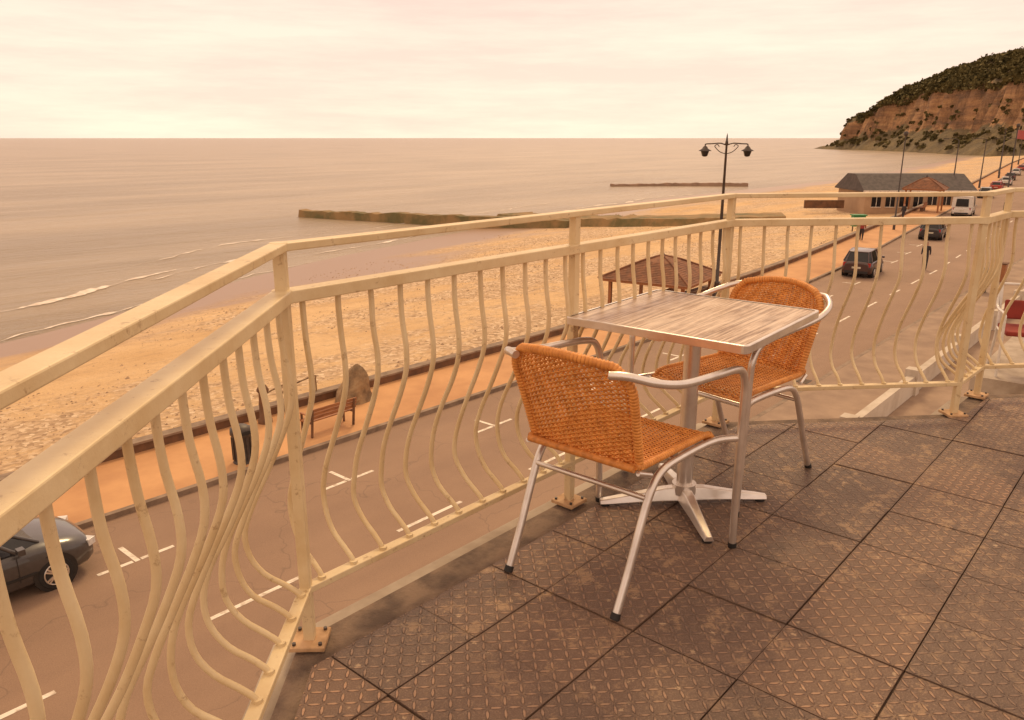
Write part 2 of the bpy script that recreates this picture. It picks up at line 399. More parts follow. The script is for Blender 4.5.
def wrap(mb,pts,r,m,pitch=.011):
    P=[Vector(p) for p in pts]; last=0
    for i in range(len(P)-1):
        a,b=P[i],P[i+1]; L=(b-a).length; q=(pitch-last)
        while q<L:
            c=a.lerp(b,q/L); d=(b-a).normalized(); mb.tube([c-d*.0042,c-d*.002,c+d*.002,c+d*.0042],[r*.93,r*1.07,r*1.07,r*.93],m,8,False); q+=pitch
        last=L-(q-pitch)
def bistro_chair(name,loc,rz):
    e=empty(name,loc,rz)
    def HW(v): 
        w=.192+.022*v
        if v>.76: w-=.05*((v-.76)/.24)**2
        return w
    def Sb(u,v):
        s_=2*u-1; y=s_*HW(v); x=-.205-.115*v-.02*v*v+.045*s_*s_*(.4+.6*v); z=.435+.345*v-.022*s_*s_*v
        return Vector((x,-y,z))
    def Ss(u,v):
        s_=2*u-1; y=s_*(.195+.022*v); x=-.215+.455*v; z=.438-.016*math.sin(math.pi*min(v,1))*(1-s_*s_)
        if v>.86: k=(v-.86)/.14; z-=.032*k*k; x-=.012*k*k
        if v<.1: k=(.1-v)/.1; z+=.01*k*k
        return Vector((x,y,z))
    b=MB(); weave(b,Sb,20,46,.0074,.0034,m_wick); b.obj('wicker_back',e)
    b=MB(); weave(b,Ss,20,64,.0074,.0034,m_wick); b.obj('wicker_seat',e)
    b=MB()
    edge=[Sb(0,k/12) for k in range(13)]+[Sb(k/14,1) for k in range(1,14)]+[Sb(1,1-k/12) for k in range(13)]
    edge=smoothpath(edge,2)
    b.tube(edge,.0125,m_wick2,10); wrap(b,edge,.0135,m_wick)
    se=[Ss(0,k/12) for k in range(13)]+[Ss(k/10,1) for k in range(1,10)]+[Ss(1,1-k/12) for k in range(13)]
    b.tube(se,.0095,m_wick2,10); wrap(b,se,.0105,m_wick)
    b.tube([Ss(k/10,0)+Vector((-.004,0,-.006)) for k in range(11)],.012,m_wick2,10)
    b.obj('wicker_edging',e)
    f=MB(); r=.0125
    for s_ in (-1,1):
        arm=smoothpath([(-.322,.165*s_,.742),(-.30,.213*s_,.742),(-.235,.262*s_,.718),(-.12,.283*s_,.693),(.06,.288*s_,.677),(.20,.287*s_,.664),(.262,.285*s_,.645),(.292,.283*s_,.598),(.298,.281*s_,.53),(.302,.279*s_,.30),(.312,.277*s_,.012)],7)
        f.tube(arm,r,m_alu,12)
        leg=smoothpath([(.296,.270*s_,.405),(.20,.232*s_,.412),(.02,.218*s_,.412),(-.09,.214*s_,.402),(-.145,.212*s_,.36),(-.19,.210*s_,.27),(-.245,.208*s_,.14),(-.305,.206*s_,.012)],7)
        f.tube(leg,r,m_alu,12)
        f.cyl((.313,.277*s_,.0),(.312,.277*s_,.018),.0145,m_black,12); f.cyl((-.312,.206*s_,.0),(-.303,.206*s_,.018),.0145,m_black,12)
        f.tube([(-.16,.216*s_,.41),(-.215,.205*s_,.43)],.008,m_alu,8)
    f.tube([(-.165,-.205,.335),(-.165,.205,.335)],.009,m_alu,8)
    f.tube([(.24,-.25,.402),(.24,.25,.402)],.010,m_alu,8)
    f.tube([(0,-.22,.408),(0,.22,.408)],.009,m_alu,8)
    f.obj('aluminium_frame',e)
    return e
bistro_chair('bistro_chair',(2.035,1.31,.0),R(0.5))
bistro_chair('bistro_chair',(2.93,1.355,.0),R(170.5))
# ------------------------------------------------------------------ table
te=empty('bistro_table',(2.545,1.335,0),R(2.5))
t=MB(); t.box((0,0,.737),(.655,.655,.022),m_table); t.obj('table_top',te,bevel=.004)
t=MB()
hw=.338
corner=[]
for cx_,cy_,a0 in((hw-.02,hw-.02,0),(-hw+.02,hw-.02,90),(-hw+.02,-hw+.02,180),(hw-.02,-hw+.02,270)):
    for k in range(5):
        a=R(a0+k*22.5); corner.append((cx_+.02*math.cos(a),cy_+.02*math.sin(a)))
inn=[(x*.968,y*.968) for x,y in corner]
rings=[[(x,y,.722) for x,y in inn],[(x,y,.722) for x,y in corner],[(x,y,.7475) for x,y in corner],[(x*.995,y*.995,.750) for x,y in corner],[(x,y,.7495) for x,y in inn]]
t.loft(rings,m_alu,False,False); 
t.box((0,0,.716),(.60,.05,.018),m_alu); t.box((0,0,.7155),(.05,.60,.016),m_alu)
for a in range(4):
    t.beam((0,0,.69),(.17*math.cos(R(45+90*a)),.17*math.sin(R(45+90*a)),.705),.03,.012,m_alu)
t.obj('table_edge',te,bevel=.002)
t=MB()
t.cyl((0,0,.06),(0,0,.705),.030,m_alu,24); t.cyl((0,0,.045),(0,0,.085),.046,m_alu,24); t.cyl((0,0,.66),(0,0,.70),.042,m_alu,24)
for a in range(4):
    an=R(45+90*a-2.5); c,s_=math.cos(an),math.sin(an)
    rr=[]
    for q,w,h0,h1 in((.0,.032,.022,.074),(.08,.029,.022,.068),(.18,.024,.018,.050),(.28,.021,.012,.034),(.325,.018,.010,.026)):
        rr.append([(c*q-s_*w,s_*q+c*w,h0),(c*q+s_*w,s_*q-c*w,h0),(c*q+s_*w*.6,s_*q-c*w*.6,h1),(c*q-s_*w*.6,s_*q+c*w*.6,h1)])
    t.loft(rr,m_alu,False); t.cyl((c*.305,s_*.305,0),(c*.305,s_*.305,.014),.018,m_black,14)
t.obj('table_pedestal',te,bevel=.003)

# ------------------------------------------------------------------ street layout
KERB=[(-400,17.0),(5,16.9),(20,16.5),(30,16.2),(42,16.2),(55,17.2),(73,19.2),(104,22.5),(148,27.5),(300,47),(520,72)]
def kp(x): return slerp_(KERB,x)
def wallY(x): return kp(x)+3.1
def nearY(x): return 9.0+max(0,(x-70))*.1 if x<520 else 54
WATER=[(-400,-20),(-100,30),(13,48),(40,60),(80,70),(126,77),(164,77),(235,76),(400,96),(507,112),(700,190),(1200,400)]
def wy(x): return slerp_(WATER,x)
xs=[-400,-300,-200,-120,-80,-50,-35,-25]+[x for x in range(-20,160,3)]+list(range(160,520,12))
def strip(mb,fa,fb,z,m,x0=-400,x1=520):
    X=[x for x in xs if x0<=x<=x1]
    vs=[];fs=[]
    for x in X: vs+=[(x,fa(x),z),(x,fb(x),z)]
    for i in range(len(X)-1): fs.append((2*i,2*i+2,2*i+3,2*i+1))
    mb.add(vs,fs,m)
def curb(mb,fa,fb,z0,z1,m,x0=-400,x1=520):
    X=[x for x in xs if x0<=x<=x1]; rg=[[(x,fa(x),z0),(x,fb(x),z0),(x,fb(x),z1),(x,fa(x),z1)] for x in X]
    mb.loft(rg,m,False)
g=MB()
vs=[];fs=[]; XX=[-4000]+[x for x in xs]+[800,1500,6000]
for x in XX: vs+=[(x,-6000,ST-.02),(x,wallY(min(x,520)) if x<=520 else wallY(520),ST-.02)]
for i in range(len(XX)-1): fs.append((2*i,2*i+2,2*i+3,2*i+1))
g.add(vs,fs,m_pave); g.obj('ground')
r=MB(); strip(r,nearY,kp,ST,m_asph); r.obj('road')
r=MB(); curb(r,lambda x:kp(x)-.0,lambda x:kp(x)+.15,ST-.01,ST+.12,m_kerb); curb(r,lambda x:nearY(x)-.15,nearY,ST-.01,ST+.12,m_kerb); r.obj('kerbs')
r=MB(); curb(r,lambda x:kp(x)+.15,lambda x:wallY(x),ST-.015,ST+.118,m_prom); r.obj('promenade')
r=MB(); curb(r,lambda x:nearY(x)-2.6,lambda x:nearY(x)-.15,ST-.015,ST+.117,m_pave); r.obj('pavement')
r=MB(); curb(r,lambda x:wallY(x),lambda x:wallY(x)+.30,ST-1.6,ST+.34,m_wall)
curb(r,lambda x:wallY(x)-.03,lambda x:wallY(x)+.33,ST+.34,ST+.40,m_kerb); r.obj('sea_wall')
r=MB(); curb(r,lambda x:nearY(x)-2.85,lambda x:nearY(x)-2.62,ST-.01,ST+.62,m_render,14,160)
for x in range(15,130,6): r.box((x,nearY(x)-2.73,ST+.4),(.4,.4,.86),m_render)
r.obj('forecourt_wall')
mk=MB(); z=ST+.004
CT=[(0,11.8),(30,11.55),(55,12.2),(170,19.5)]
x=1.2
while x<170:
    y=lerp(CT,x); y2=lerp(CT,x+1.9)
    mk.poly([(x,y-.05,z),(x+1.9,y2-.05,z),(x+1.9,y2+.05,z),(x,y+.05,z)],m_white); x+=4.3
for k in range(18):
    x=.55+k*5.1; b=kp(x)-2.15
    mk.poly([(x-.05,b-.05,z),(x+.05,b-.05,z),(x+.05,b+.75,z),(x-.05,b+.75,z)],m_white)
    for q in(-.75,.08): mk.poly([(x+q,b-.05,z),(x+q+.67,b-.05,z),(x+q+.67,b+.05,z),(x+q,b+.05,z)],m_white)
mk.obj('road_markings')
for cx_,cy_ in((3.4,9.5),(26,9.4)): 
    dr=MB(); dr.box((cx_,cy_,ST+.006),(.5,.4,.012),m_iron)
    for i in range(6): dr.box((cx_-.2+i*.08,cy_,ST+.016),(.03,.34,.01),m_kerb)
    dr.obj('drain_cover')

# beach terrain
vs=[];fs=[];cols=[0,.03,.08,.14,.2,.27,.34,.41,.48,.55,.62,.69,.76,.83,.9,.96,1.0,1.06,1.2,2.2]
bx=[x for x in xs]
def beachz(x,y,c):
    if c<=1: zz=-7.55+(SEA+.02+7.55)*(c**1.25)
    else: zz=SEA-.05-(c-1)*5
    if .02<c<.98: zz+= .22*(noise.noise(Vector((x*.07,y*.09,0))))*(1-c)+.07*math.sin(c*18+noise.noise(Vector((x*.05,0,1)))*2)*(1-c)
    return zz
for x in bx:
    a=wallY(x)+.3; b=wy(x)
    if b<a+15: b=a+15
    for c in cols:
        y=a+(b-a)*c; vs.append((x,y,beachz(x,y,c)))
nc=len(cols)
for i in range(len(bx)-1):
    for j in range(nc-1): fs.append((i*nc+j,(i+1)*nc+j,(i+1)*nc+j+1,i*nc+j+1))
b=MB(); b.add(vs,fs,m_beach,True); b.obj('beach')
st_=MB(); rnd_=random.Random(3); cnt=0
while cnt<4200:
    x=rnd_.uniform(2,95); a=wallY(x)+.3; bb=max(wy(x),a+15); c=rnd_.random()**1.3*.85
    y=a+(bb-a)*c
    if noise.noise(Vector((x*.06,y*.16,4)))+.5*noise.noise(Vector((x*.4,y*.5,2)))<rnd_.uniform(-.15,.35): continue
    cnt+=1; s_=rnd_.uniform(.03,.065)*(1+x*.008)*(1.8 if rnd_.random()<.05 else 1); z0=beachz(x,y,c)
    rx,ry,h=s_*rnd_.uniform(.8,1.5),s_*rnd_.uniform(.7,1.1),s_*rnd_.uniform(.5,.9); an=rnd_.uniform(0,3)
    pts=[]
    for k in range(5):
        q=an+k*1.2566; pts.append((x+math.cos(q)*rx,y+math.sin(q)*ry,z0-.02))
    st_.add(pts+[(x+rx*.2,y,z0+h)],[(k,(k+1)%5,5) for k in range(5)],m_stone)
st_.obj('beach_pebbles')
s=MB(); s.poly([(-30000,-200,SEA),(40000,-200,SEA),(40000,40000,SEA),(-30000,40000,SEA)],m_sea); s.obj('sea')
fo=MB()
def breaker(x0,x1,off_,w,seed,base=.35):
    rg=[];x=x0
    while x<=x1:
        t=(x-x0)/(x1-x0); ww=w*max(0,math.sin(math.pi*t))**.5*max(.05,(base+1.9*noise.noise(Vector((x*.33,seed,0)))+.8*noise.noise(Vector((x*1.3,seed,5)))))+.012
        y=wy(x)+off_+1.9*noise.noise(Vector((x*.08,seed,3)))+.5*noise.noise(Vector((x*.5,seed,9)))
        rg.append([(x,y-ww,SEA+.03),(x,y,SEA+.03+ww*.25),(x,y+ww*.7,SEA+.02)]); x+=.35
    vs=[p for r_ in rg for p in r_]; fs=[]
    for i in range(len(rg)-1):
        for k in range(2): fs.append((i*3+k,(i+1)*3+k,(i+1)*3+k+1,i*3+k+1))
    fo.add(vs,fs,m_foam,True)
breaker(-8,42,.6,.28,1); breaker(-6,32,9,.75,2,.5); breaker(28,50,8,.35,3); breaker(45,66,3,.3,4); breaker(90,150,2,.4,5);breaker(-6,14,15,.35,6);breaker(30,58,16,.22,8); breaker(60,120,12,.25,9)
fo.obj('wave_foam')
def groyne(pts,w,z0,z1,mt=None,slope=.8):
    gr=MB(); rg=[]
    P=[Vector((a,b_,0)) for a,b_ in pts]
    n=60
    for i in range(n+1):
        t=i/n*(len(P)-1); k=min(int(t),len(P)-2); q=P[k].lerp(P[k+1],t-k); d=(P[k+1]-P[k]).normalized(); sd=Vector((-d.y,d.x,0))
        top=z0+(z1-z0)*i/n+.22*noise.noise(Vector((i*.6,w,0))); ww=w*(1+.25*noise.noise(Vector((i*.5,w,4))))
        rg.append([tuple(q-sd*ww*slope+Vector((0,0,SEA-1))),tuple(q+sd*ww*slope+Vector((0,0,SEA-1))),tuple(q+sd*ww*.5+Vector((0,0,top))),tuple(q-sd*ww*.5+Vector((0,0,top)))])
    gr.loft(rg,mt or m_groyne,False); gr.obj('groyne')
groyne([(67,98),(71,80),(76,57)],1.6,SEA+.9,SEA+1.5)
groyne([(83,72),(79.5,59),(82,47),(88,36)],5.0,SEA+.9,SEA+2.6)
groyne([(157,106),(168,96),(178,82)],1.3,SEA+.5,SEA+.8,m_groyne2)

# ------------------------------------------------------------------ cliffs
CB=[(850,322),(800,278),(765,240),(714,197),(655,160),(597,128),(540,82),(500,40),(472,6),(440,-60),(420,-160)]
HT=[12,38,54,59,59,57,55,54,54,54,52]
cv=MB(); nn=165; prof_c=[(-30,-.25),(0,0),(12,.10),(22,.17),(30,.24),(33,.36),(35,.50),(37,.62),(41,.70),(54,.80),(72,.92),(95,1.01),(130,1.07),(180,1.1),(300,1.1)]
rows=[]
for i in range(nn+1):
    t=i/nn*(len(CB)-1); k=min(int(t),len(CB)-2); fr=t-k
    p=Vector(CB[k]).lerp(Vector(CB[k+1]),fr); h=HT[k]+(HT[k+1]-HT[k])*fr
    d=(Vector(CB[k+1])-Vector(CB[k])).normalized(); inl=Vector((-d.y,d.x)); 
    if inl.x<0: inl=-inl
    inl=(inl*.5+Vector((.9,-.35)).normalized()*.5).normalized()
    row=[]
    for (dd,hh) in prof_c:
        q=p+inl*(dd*.8+11*noise.noise(Vector((i*.17,hh*.9,0)))+6*noise.noise(Vector((i*.6,hh*2.5,2))))
        zz=SEA+(h+12)*hh+ (5*noise.noise(Vector((i*.2,dd*.05,7)))+2.5*noise.noise(Vector((i*.7,dd*.1,3))) if hh>.1 else 0)
        row.append((q.x,q.y,zz))
    rows.append(row)
vs=[p for r_ in rows for p in r_]; n_=len(prof_c); fs=[]
for i in range(nn):
    for j in range(n_-1): fs.append((i*n_+j,i*n_+j+1,(i+1)*n_+j+1,(i+1)*n_+j))
cv.add(vs,fs,m_cliff,True); cv.obj('cliff')
def leafclump(mb,c,r,nf,size):
    vs=[];fs=[]
    for i in range(nf):
        d=Vector((random.gauss(0,1),random.gauss(0,1),random.gauss(0,.75))).normalized()*r*random.uniform(.55,1.0)
        d.z=abs(d.z)*.9 if random.random()<.7 else d.z*.4
        q=Vector(c)+d; a=Vector((random.gauss(0,1),random.gauss(0,1),random.gauss(0,1))).normalized(); b_=a.cross(Vector((random.random(),random.random(),random.random()+.1))).normalized()
        s_=size*random.uniform(.6,1.3); o=len(vs); vs+=[q+a*s_,q+b_*s_,q-a*s_,q-b_*s_]; fs.append((o,o+1,o+2,o+3))
    mb.add(vs,fs,m_leaf)
tr=MB()
for i in range(nn):
    row=rows[i]; sc=min(1,i/22+.3)
    for k in range(20):
        j=random.choice([7,8,8,9,9,9,10,10,10,11,11,12]); p=Vector(row[j]).lerp(Vector(rows[i+1][j]),random.random())
        p=p.lerp(Vector(row[j+1]),random.random())
        leafclump(tr,p+Vector((0,0,1.2*sc)),random.uniform(2.0,5.2)*sc,32,1.2)
    for k in range(4):
        if random.random()<.6:
            j=random.choice([1,1,2,2,3,4,5]); p=Vector(row[j]).lerp(Vector(row[j+1]),random.random()); 
            if p.z>SEA+2: leafclump(tr,p+Vector((0,0,.5)),random.uniform(1.4,3.4)*sc,22,1.0)
tr.obj('clifftop_trees')
tr=MB()
for k in range(90):
    x=random.uniform(215,500); y=nearY(x)-random.uniform(10,60); 
    h=random.uniform(4,8); tr.cyl((x,y,ST),(x,y,ST+h),.3,m_wood,6,.12); 
    for q in range(3): leafclump(tr,(x+random.uniform(-2,2),y+random.uniform(-2,2),ST+h+random.uniform(-1,1)),random.uniform(2.2,3.6),45,.75)
tr.obj('distant_trees')

# ------------------------------------------------------------------ vehicles
def car(name,loc,rz,pm,L=4.2,W=1.78,H=1.46,van=False):
    e=empty(name,loc,rz); k=L/4.2; w=W/1.76
    st=[(-2.1,.66,.34,.55,.82),(-2.04,.78,.27,.55,.92),(-1.7,.85,.2,.6,.97),(-1.2,.875,.2,.6,.96),(0,.88,.2,.6,.93),(.9,.88,.2,.6,.92),(1.3,.87,.2,.58,.88),(1.65,.84,.2,.55,.80),(1.92,.76,.22,.5,.72),(2.06,.64,.26,.46,.63),(2.1,.5,.30,.44,.56)]
    rg=[]
    for x,h,zb,zm,zt in st:
        x*=k;h*=w
        half=[(h*.86,zb),(h*.97,zb+.08),(h,zm),(h*.98,zt-.10),(h*.9,zt-.02),(h*.6,zt+.02),(h*.2,zt+.035)]
        rg.append([(x,y,z_) for y,z_ in half]+[(x,-y,z_) for y,z_ in half[::-1]])
    b=MB(); b.loft(rg,pm); 
    zr=H
    bot=[(-1.98,.62,.93),(-1.80,.80,.95),(-.4,.82,.94),(.75,.80,.92),(1.18,.60,.90)]; top=[(-1.62,.50,zr-.07),(-1.45,.58,zr-.04),(-.5,.62,zr),(.15,.58,zr-.03),(.38,.46,zr-.06)]
    if van: bot=[(-2.06,.80,.93),(-2.0,.86,.95),(-.4,.87,.94),(1.1,.84,.92),(1.5,.66,.90)]; top=[(-2.04,.76,zr-.05),(-1.95,.80,zr-.02),(-.5,.81,zr),(.7,.78,zr-.03),(.9,.6,zr-.06)]
    def full(t_): return [(x*k,y*w,z_) for x,y,z_ in t_]+[(x*k,-y*w,z_) for x,y,z_ in t_[::-1]]
    B=full(bot);Tp=full(top); n=len(B); fs=[(i,(i+1)%n,(i+1)%n+n,i+n) for i in range(n)]
    b.add(B+Tp,fs,pm if van else m_glass)
    rt=[(x*.93-.01,y*.85,z_+.025) for x,y,z_ in Tp]
    b.add(Tp+rt,fs+[tuple(range(n,2*n))],pm,True)
    for i in range(n):
        if i in (0,1,3,4,5,6,8,9): b.tube([B[i],Tp[i]],.035,pm,8)
    for q in (2,7): b.tube([B[q],Tp[q]],.03,m_black,8)
    b.tube(Tp,.035,pm,8,closed=True)
    if van:
        for s_ in(1,-1): b.poly([(.35*k,.875*w*s_,1.0),(1.2*k,.85*w*s_,1.0),(.85*k,.80*w*s_,zr-.25),(.35*k,.815*w*s_,zr-.2)],m_glass)
        b.poly([(-2.10*k,-.6,1.05),(-2.10*k,.6,1.05),(-2.08*k,.55,zr-.25),(-2.08*k,-.55,zr-.25)],m_glass)
    b.obj('body',e)
    b=MB()
    for x in(-1.28*k,1.3*k):
        for s_ in(1,-1):
            y=W/2-.01
            b.cyl((x,s_*(y-.28),.33),(x,s_*(y-.004),.33),.375,m_black,28)
            b.tube([(x,s_*(y-.22),.31),(x,s_*(y-.02),.31),(x,s_*(y+.012),.31)],[.31,.31,.285],m_tyre,28)
            b.cyl((x,s_*(y-.01),.31),(x,s_*(y+.016),.31),.20,m_black,24)
            for a in range(5):
                an=a*2*math.pi/5; 
                for dq in(-.14,.14): b.beam((x,s_*(y+.02),.31),(x+.195*math.cos(an+dq),s_*(y+.022),.31+.195*math.sin(an+dq)),.03,.03,m_alu)
            ringp=[(x+.205*math.cos(q*math.pi/12),s_*(y+.018),.31+.205*math.sin(q*math.pi/12)) for q in range(24)]
            b.tube(ringp,.014,m_alu,6,closed=True); b.cyl((x,s_*(y+.01),.31),(x,s_*(y+.034),.31),.045,m_alu,12)
    b.obj('wheels',e)
    b=MB()
    for s_ in(1,-1):
        b.box((1.98*k,s_*.60*w,.60),(.18,.22,.13),m_lamp,rz=-s_*.55); b.box((-2.03*k,s_*.66*w,.80),(.10,.20,.22),m_plastic_r,rz=s_*.35)
        b.box((.78*k,s_*.95*w,1.0),(.12,.16,.11),pm); 
        for x in(-.62,.28): b.box((x*k,s_*.888*w,.82),(.16,.02,.025),pm)
        b.box((.0,s_*.878*w,.45),(2.0*k,.02,.04),m_black)
        for x in(-.98,-.1,.72): b.box((x*k,s_*.883*w,.62),(.012,.008,.5),m_black)
    b.box((-2.1*k,0,.62),(.03,.5,.11),m_number); b.box((2.1*k,0,.42),(.03,.5,.11),m_number)
    b.box((2.07*k,0,.52),(.06,.7,.09),m_black); b.box((-2.07*k,0,.36),(.1,1.3,.14),m_black)
    b.obj('trim',e,bevel=.004)
    return e
car('parked_car',(2.95,15.65,ST),0,m_cargry,4.2)
car('parked_car',(50.4,15.35,ST),R(7),m_carred,4.1,1.78,1.56)
car('moving_car',(72.6,16.9,ST),R(7),m_carblk,4.0,1.74,1.5)
car('delivery_van',(97,19.9,ST),R(7),m_carwht,4.8,1.95,2.1,True)
car('parked_car',(128,23.8,ST),R(7),m_carslv); car('parked_car',(146,25.8,ST),R(7),m_carrd); car('parked_car',(165,27.8,ST),R(7),m_carwht); car('parked_car',(185,30.6,ST),R(7),m_carred)
car('parked_car',(118,15.6,ST),R(7),m_carrd); car('parked_car',(134,17.2,ST),R(7),m_carwht); car('parked_car',(210,33.8,ST),R(7),m_carwht); car('parked_car',(240,37.6,ST),R(7),m_carrd)
# ------------------------------------------------------------------ street furniture
PZ=ST+.118
e=empty('park_bench',(12.35,17.45,PZ),0); b=MB()
for i in range(4): b.box((0,-.02+i*.11,.44),(1.6,.085,.035),m_wood)
for i in range(3): b.box((0,-.12-.03*i,.56+i*.11),(1.6,.03,.09),m_wood)
b.obj('slats',e,bevel=.006); b=MB()
for x in(-.70,.70):
    b.beam((x,-.10,0),(x,-.20,.82),.05,.06,m_wall); b.beam((x,.33,0),(x,.33,.62),.05,.05,m_wall); b.beam((x,-.12,.415),(x,.36,.415),.05,.04,m_wall); b.beam((x,-.16,.62),(x,.38,.62),.06,.03,m_wood)
b.obj('frame',e,bevel=.005)
e=empty('litter_bin',(9.55,17.3,PZ)); b=MB()
b.tube([(0,0,0),(0,0,.03),(0,0,.05),(0,0,.72),(0,0,.76),(0,0,.90),(0,0,.97),(0,0,.99)],[.25,.25,.22,.24,.27,.26,.15,.02],m_iron,24)
for a in range(12): b.box((.245*math.cos(a*R(30)),.245*math.sin(a*R(30)),.38),(.02,.04,.6),m_iron,rz=a*R(30))
for a in range(2): b.box((0,(-.262 if a==0 else .262),.83),(.26,.03,.09),m_black)
b.obj('body',e)
b=MB()
b.tube([(0,0,0),(0,0,.1),(0,0,.12),(0,0,.9),(0,0,.95),(0,0,1.0),(0,0,1.12),(0,0,1.16)],[.2,.2,.15,.12,.17,.17,.10,.02],m_wall,20); b.obj('bollard',loc=(11.5,19.4,PZ))
b=MB(); rows_=[]
for i in range(9):
    zf=i/8; rr=[]
    for k in range(14):
        a=k/14*2*math.pi; rad=(.62*(1-zf)**.55+.04)*(1+.3*noise.noise(Vector((math.cos(a)*1.4,math.sin(a)*1.4,zf*2))))
        rr.append((rad*math.cos(a)+.12*zf,rad*.8*math.sin(a),zf*1.15))
    rows_.append(rr)
b.loft(rows_,m_rock,False); b.obj('standing_stone',loc=(14.5,19.1,PZ-.02))
b=MB()
for i in range(6): b.box((13.3,20.6+i*.3,ST-.05-i*.16),(.9,.32,.3),m_kerb)
for x in(12.9,13.7):
    b.tube(smoothpath([(x,20.0,ST+.1),(x,20.0,ST+.75),(x,20.15,ST+.85),(x,21.9,ST-.05),(x,22.0,ST-.9)],5),.024,m_rock,8)
b.obj('beach_steps')
def lamp_twin(name,loc,h=8.1,s_=1.0,rz=0):
    e=empty(name,loc,rz); b=MB()
    b.tube([(0,0,z_) for z_ in(0,.5,.55,.9,.95,1.0,3.0,3.1,h*.93,h*.935,h*.96,h-.12,h)],[.19,.18,.13,.12,.16,.09,.075,.085,.05,.09,.05,.03,.005],m_iron,14)
    for q in(-1,1):
        b.tube(smoothpath([(0,0,h-.55),(.3*q,0,h-.46),(.7*q,0,h-.48),(.98*q,0,h-.5),(1.0*q,0,h-.6)],5),.03,m_iron,8)
        b.tube(smoothpath([(0,0,h-.95),(.3*q,0,h-.85),(.55*q,0,h-.6),(.42*q,0,h-.52),(.34*q,0,h-.62)],5),.02,m_iron,6)
        x=1.0*q
        b.tube([(x,0,h-.58),(x,0,h-.62),(x,0,h-.72),(x,0,h-.80),(x,0,h-.82)],[.04,.09,.16,.30,.30],m_iron,12)
        b.tube([(x,0,h-.82),(x,0,h-1.05),(x,0,h-1.08)],[.2,.13,.05],m_glass,12)
    b.box((0,0,h-.3),(.03,.03,.4),m_iron); b.obj('post',e); return e
lamp_twin('street_lamp',(36.1,17.85,PZ),8.1,rz=R(-52))
def pole(name,x,y,h,r_=.07,arm=0,top=None,flag=None):
    b=MB(); b.tube([(0,0,0),(0,0,1.2),(0,0,1.25),(0,0,h)],[r_*1.6,r_*1.5,r_,r_*.6],m_iron,10)
    if arm: 
        b.tube(smoothpath([(0,0,h-.1),(0,.3,h+.15),(0,arm,h+.2)],4),.04,m_iron,6); b.box((0,arm+.25,h+.18),(.18,.6,.12),m_iron)
    else: b.tube([(0,0,h),(0,0,h+.1),(0,0,h+.35),(0,0,h+.45)],[.05,.16,.2,.03],m_iron,10)
    if flag:
        vs=[];fs=[]
        for i in range(9):
            for k in range(2): vs.append((i*.16,-i*.1+.12*math.sin(i*.9),h-.15-k*.9-.03*i))
        for i in range(8): fs.append((2*i,2*i+2,2*i+3,2*i+1))
        b.add(vs,fs,flag,True)
    b.obj(name,loc=(x,y,PZ))
pole('street_lamp',76,20.9,8.0)
pole('street_lamp',112,24.6,7.6,.09,1.2); pole('street_lamp',150,29,7.6,.1,1.2); pole('street_lamp',120,13.0,8.2,.1,1.2); pole('street_lamp',190,33.5,7.6,.12,1.2); pole('flagpole',100,16.6,8.9,.09,0,None,m_carrd); pole('street_lamp',235,39,7.6,.13,1.2); pole('street_lamp',290,46.5,7.6,.13,1.2); pole('street_lamp',170,18.2,8.2,.12,1.2); pole('street_lamp',230,24,8.2,.12,1.2); pole('flagpole',215,38,9.5,.12)
def shelter(name,loc,w,h_e,h_a,mr,rz=0,base=0):
    e=empty(name,loc,rz); b=MB(); o=w/2
    rg=[[(x,y,h_e) for x,y in((-o,-o),(o,-o),(o,o),(-o,o))],[(x*.3,y*.3,h_e+(h_a-h_e)*.78) for x,y in((-o,-o),(o,-o),(o,o),(-o,o))],[(x*.04,y*.04,h_a) for x,y in((-o,-o),(o,-o),(o,o),(-o,o))]]
    b.loft(rg,mr,False); b.box((0,0,h_e-.07),(w*.97,w*.97,.14),m_wood)
    for a in range(4):
        sx,sy=((1,1),(1,-1),(-1,-1),(-1,1))[a]; b.tube([(sx*o,sy*o,h_e+.02),(sx*o*.3,sy*o*.3,h_e+(h_a-h_e)*.78+.03),(0,0,h_a+.03)],.05,mr,6)
    b.tube([(0,0,h_a-.05),(0,0,h_a+.08),(0,0,h_a+.3)],[.12,.12,.01],m_iron,8)
    for n_r in range(1,13):
        f_=n_r/13; q=o*(1-.7*f_)*1.002; zz=h_e+(h_a-h_e)*.78*f_+.004
        pts=[(-q,-q,zz),(q,-q,zz),(q,q,zz),(-q,q,zz)]; b.tube(pts,.014,mr,4,closed=True)
    b.obj('roof',e); b=MB()
    for sx in(-1,1):
        for sy in(-1,1): b.box((sx*o*.8,sy*o*.8,(h_e-.14+base)/2),(.16,.16,h_e-.14-base),m_wood)
    for k in range(5): b.box((0,-.1+k*.1,.45),(w*.6,.08,.04),m_wood)
    b.box((0,-.2,.7),(w*.6,.04,.6),m_wood); b.box((0,.0,.2),(w*.5,.3,.44),m_wall); b.box((0,0,-.02),(w*.9,w*.9,.04),m_kerb)
    b.obj('frame',e)
shelter('promenade_shelter',(35.9,20.9,ST-.65),4.9,1.75,2.80,m_tile_r,R(8))
shelter('promenade_shelter',(98,24.2,ST+.1),4.2,2.5,3.7,m_tile_r,R(7))
e=empty('beach_cafe_building',(109.5,29.6,ST-1.0),math.atan2(-10.7,9.3)); b=MB(); Lh=6.9;Dh=4.5
b.box((0,0,1.25),(2*Lh-.8,2*Dh-.8,2.9),m_cafe)
b.obj('walls',e); b=MB()
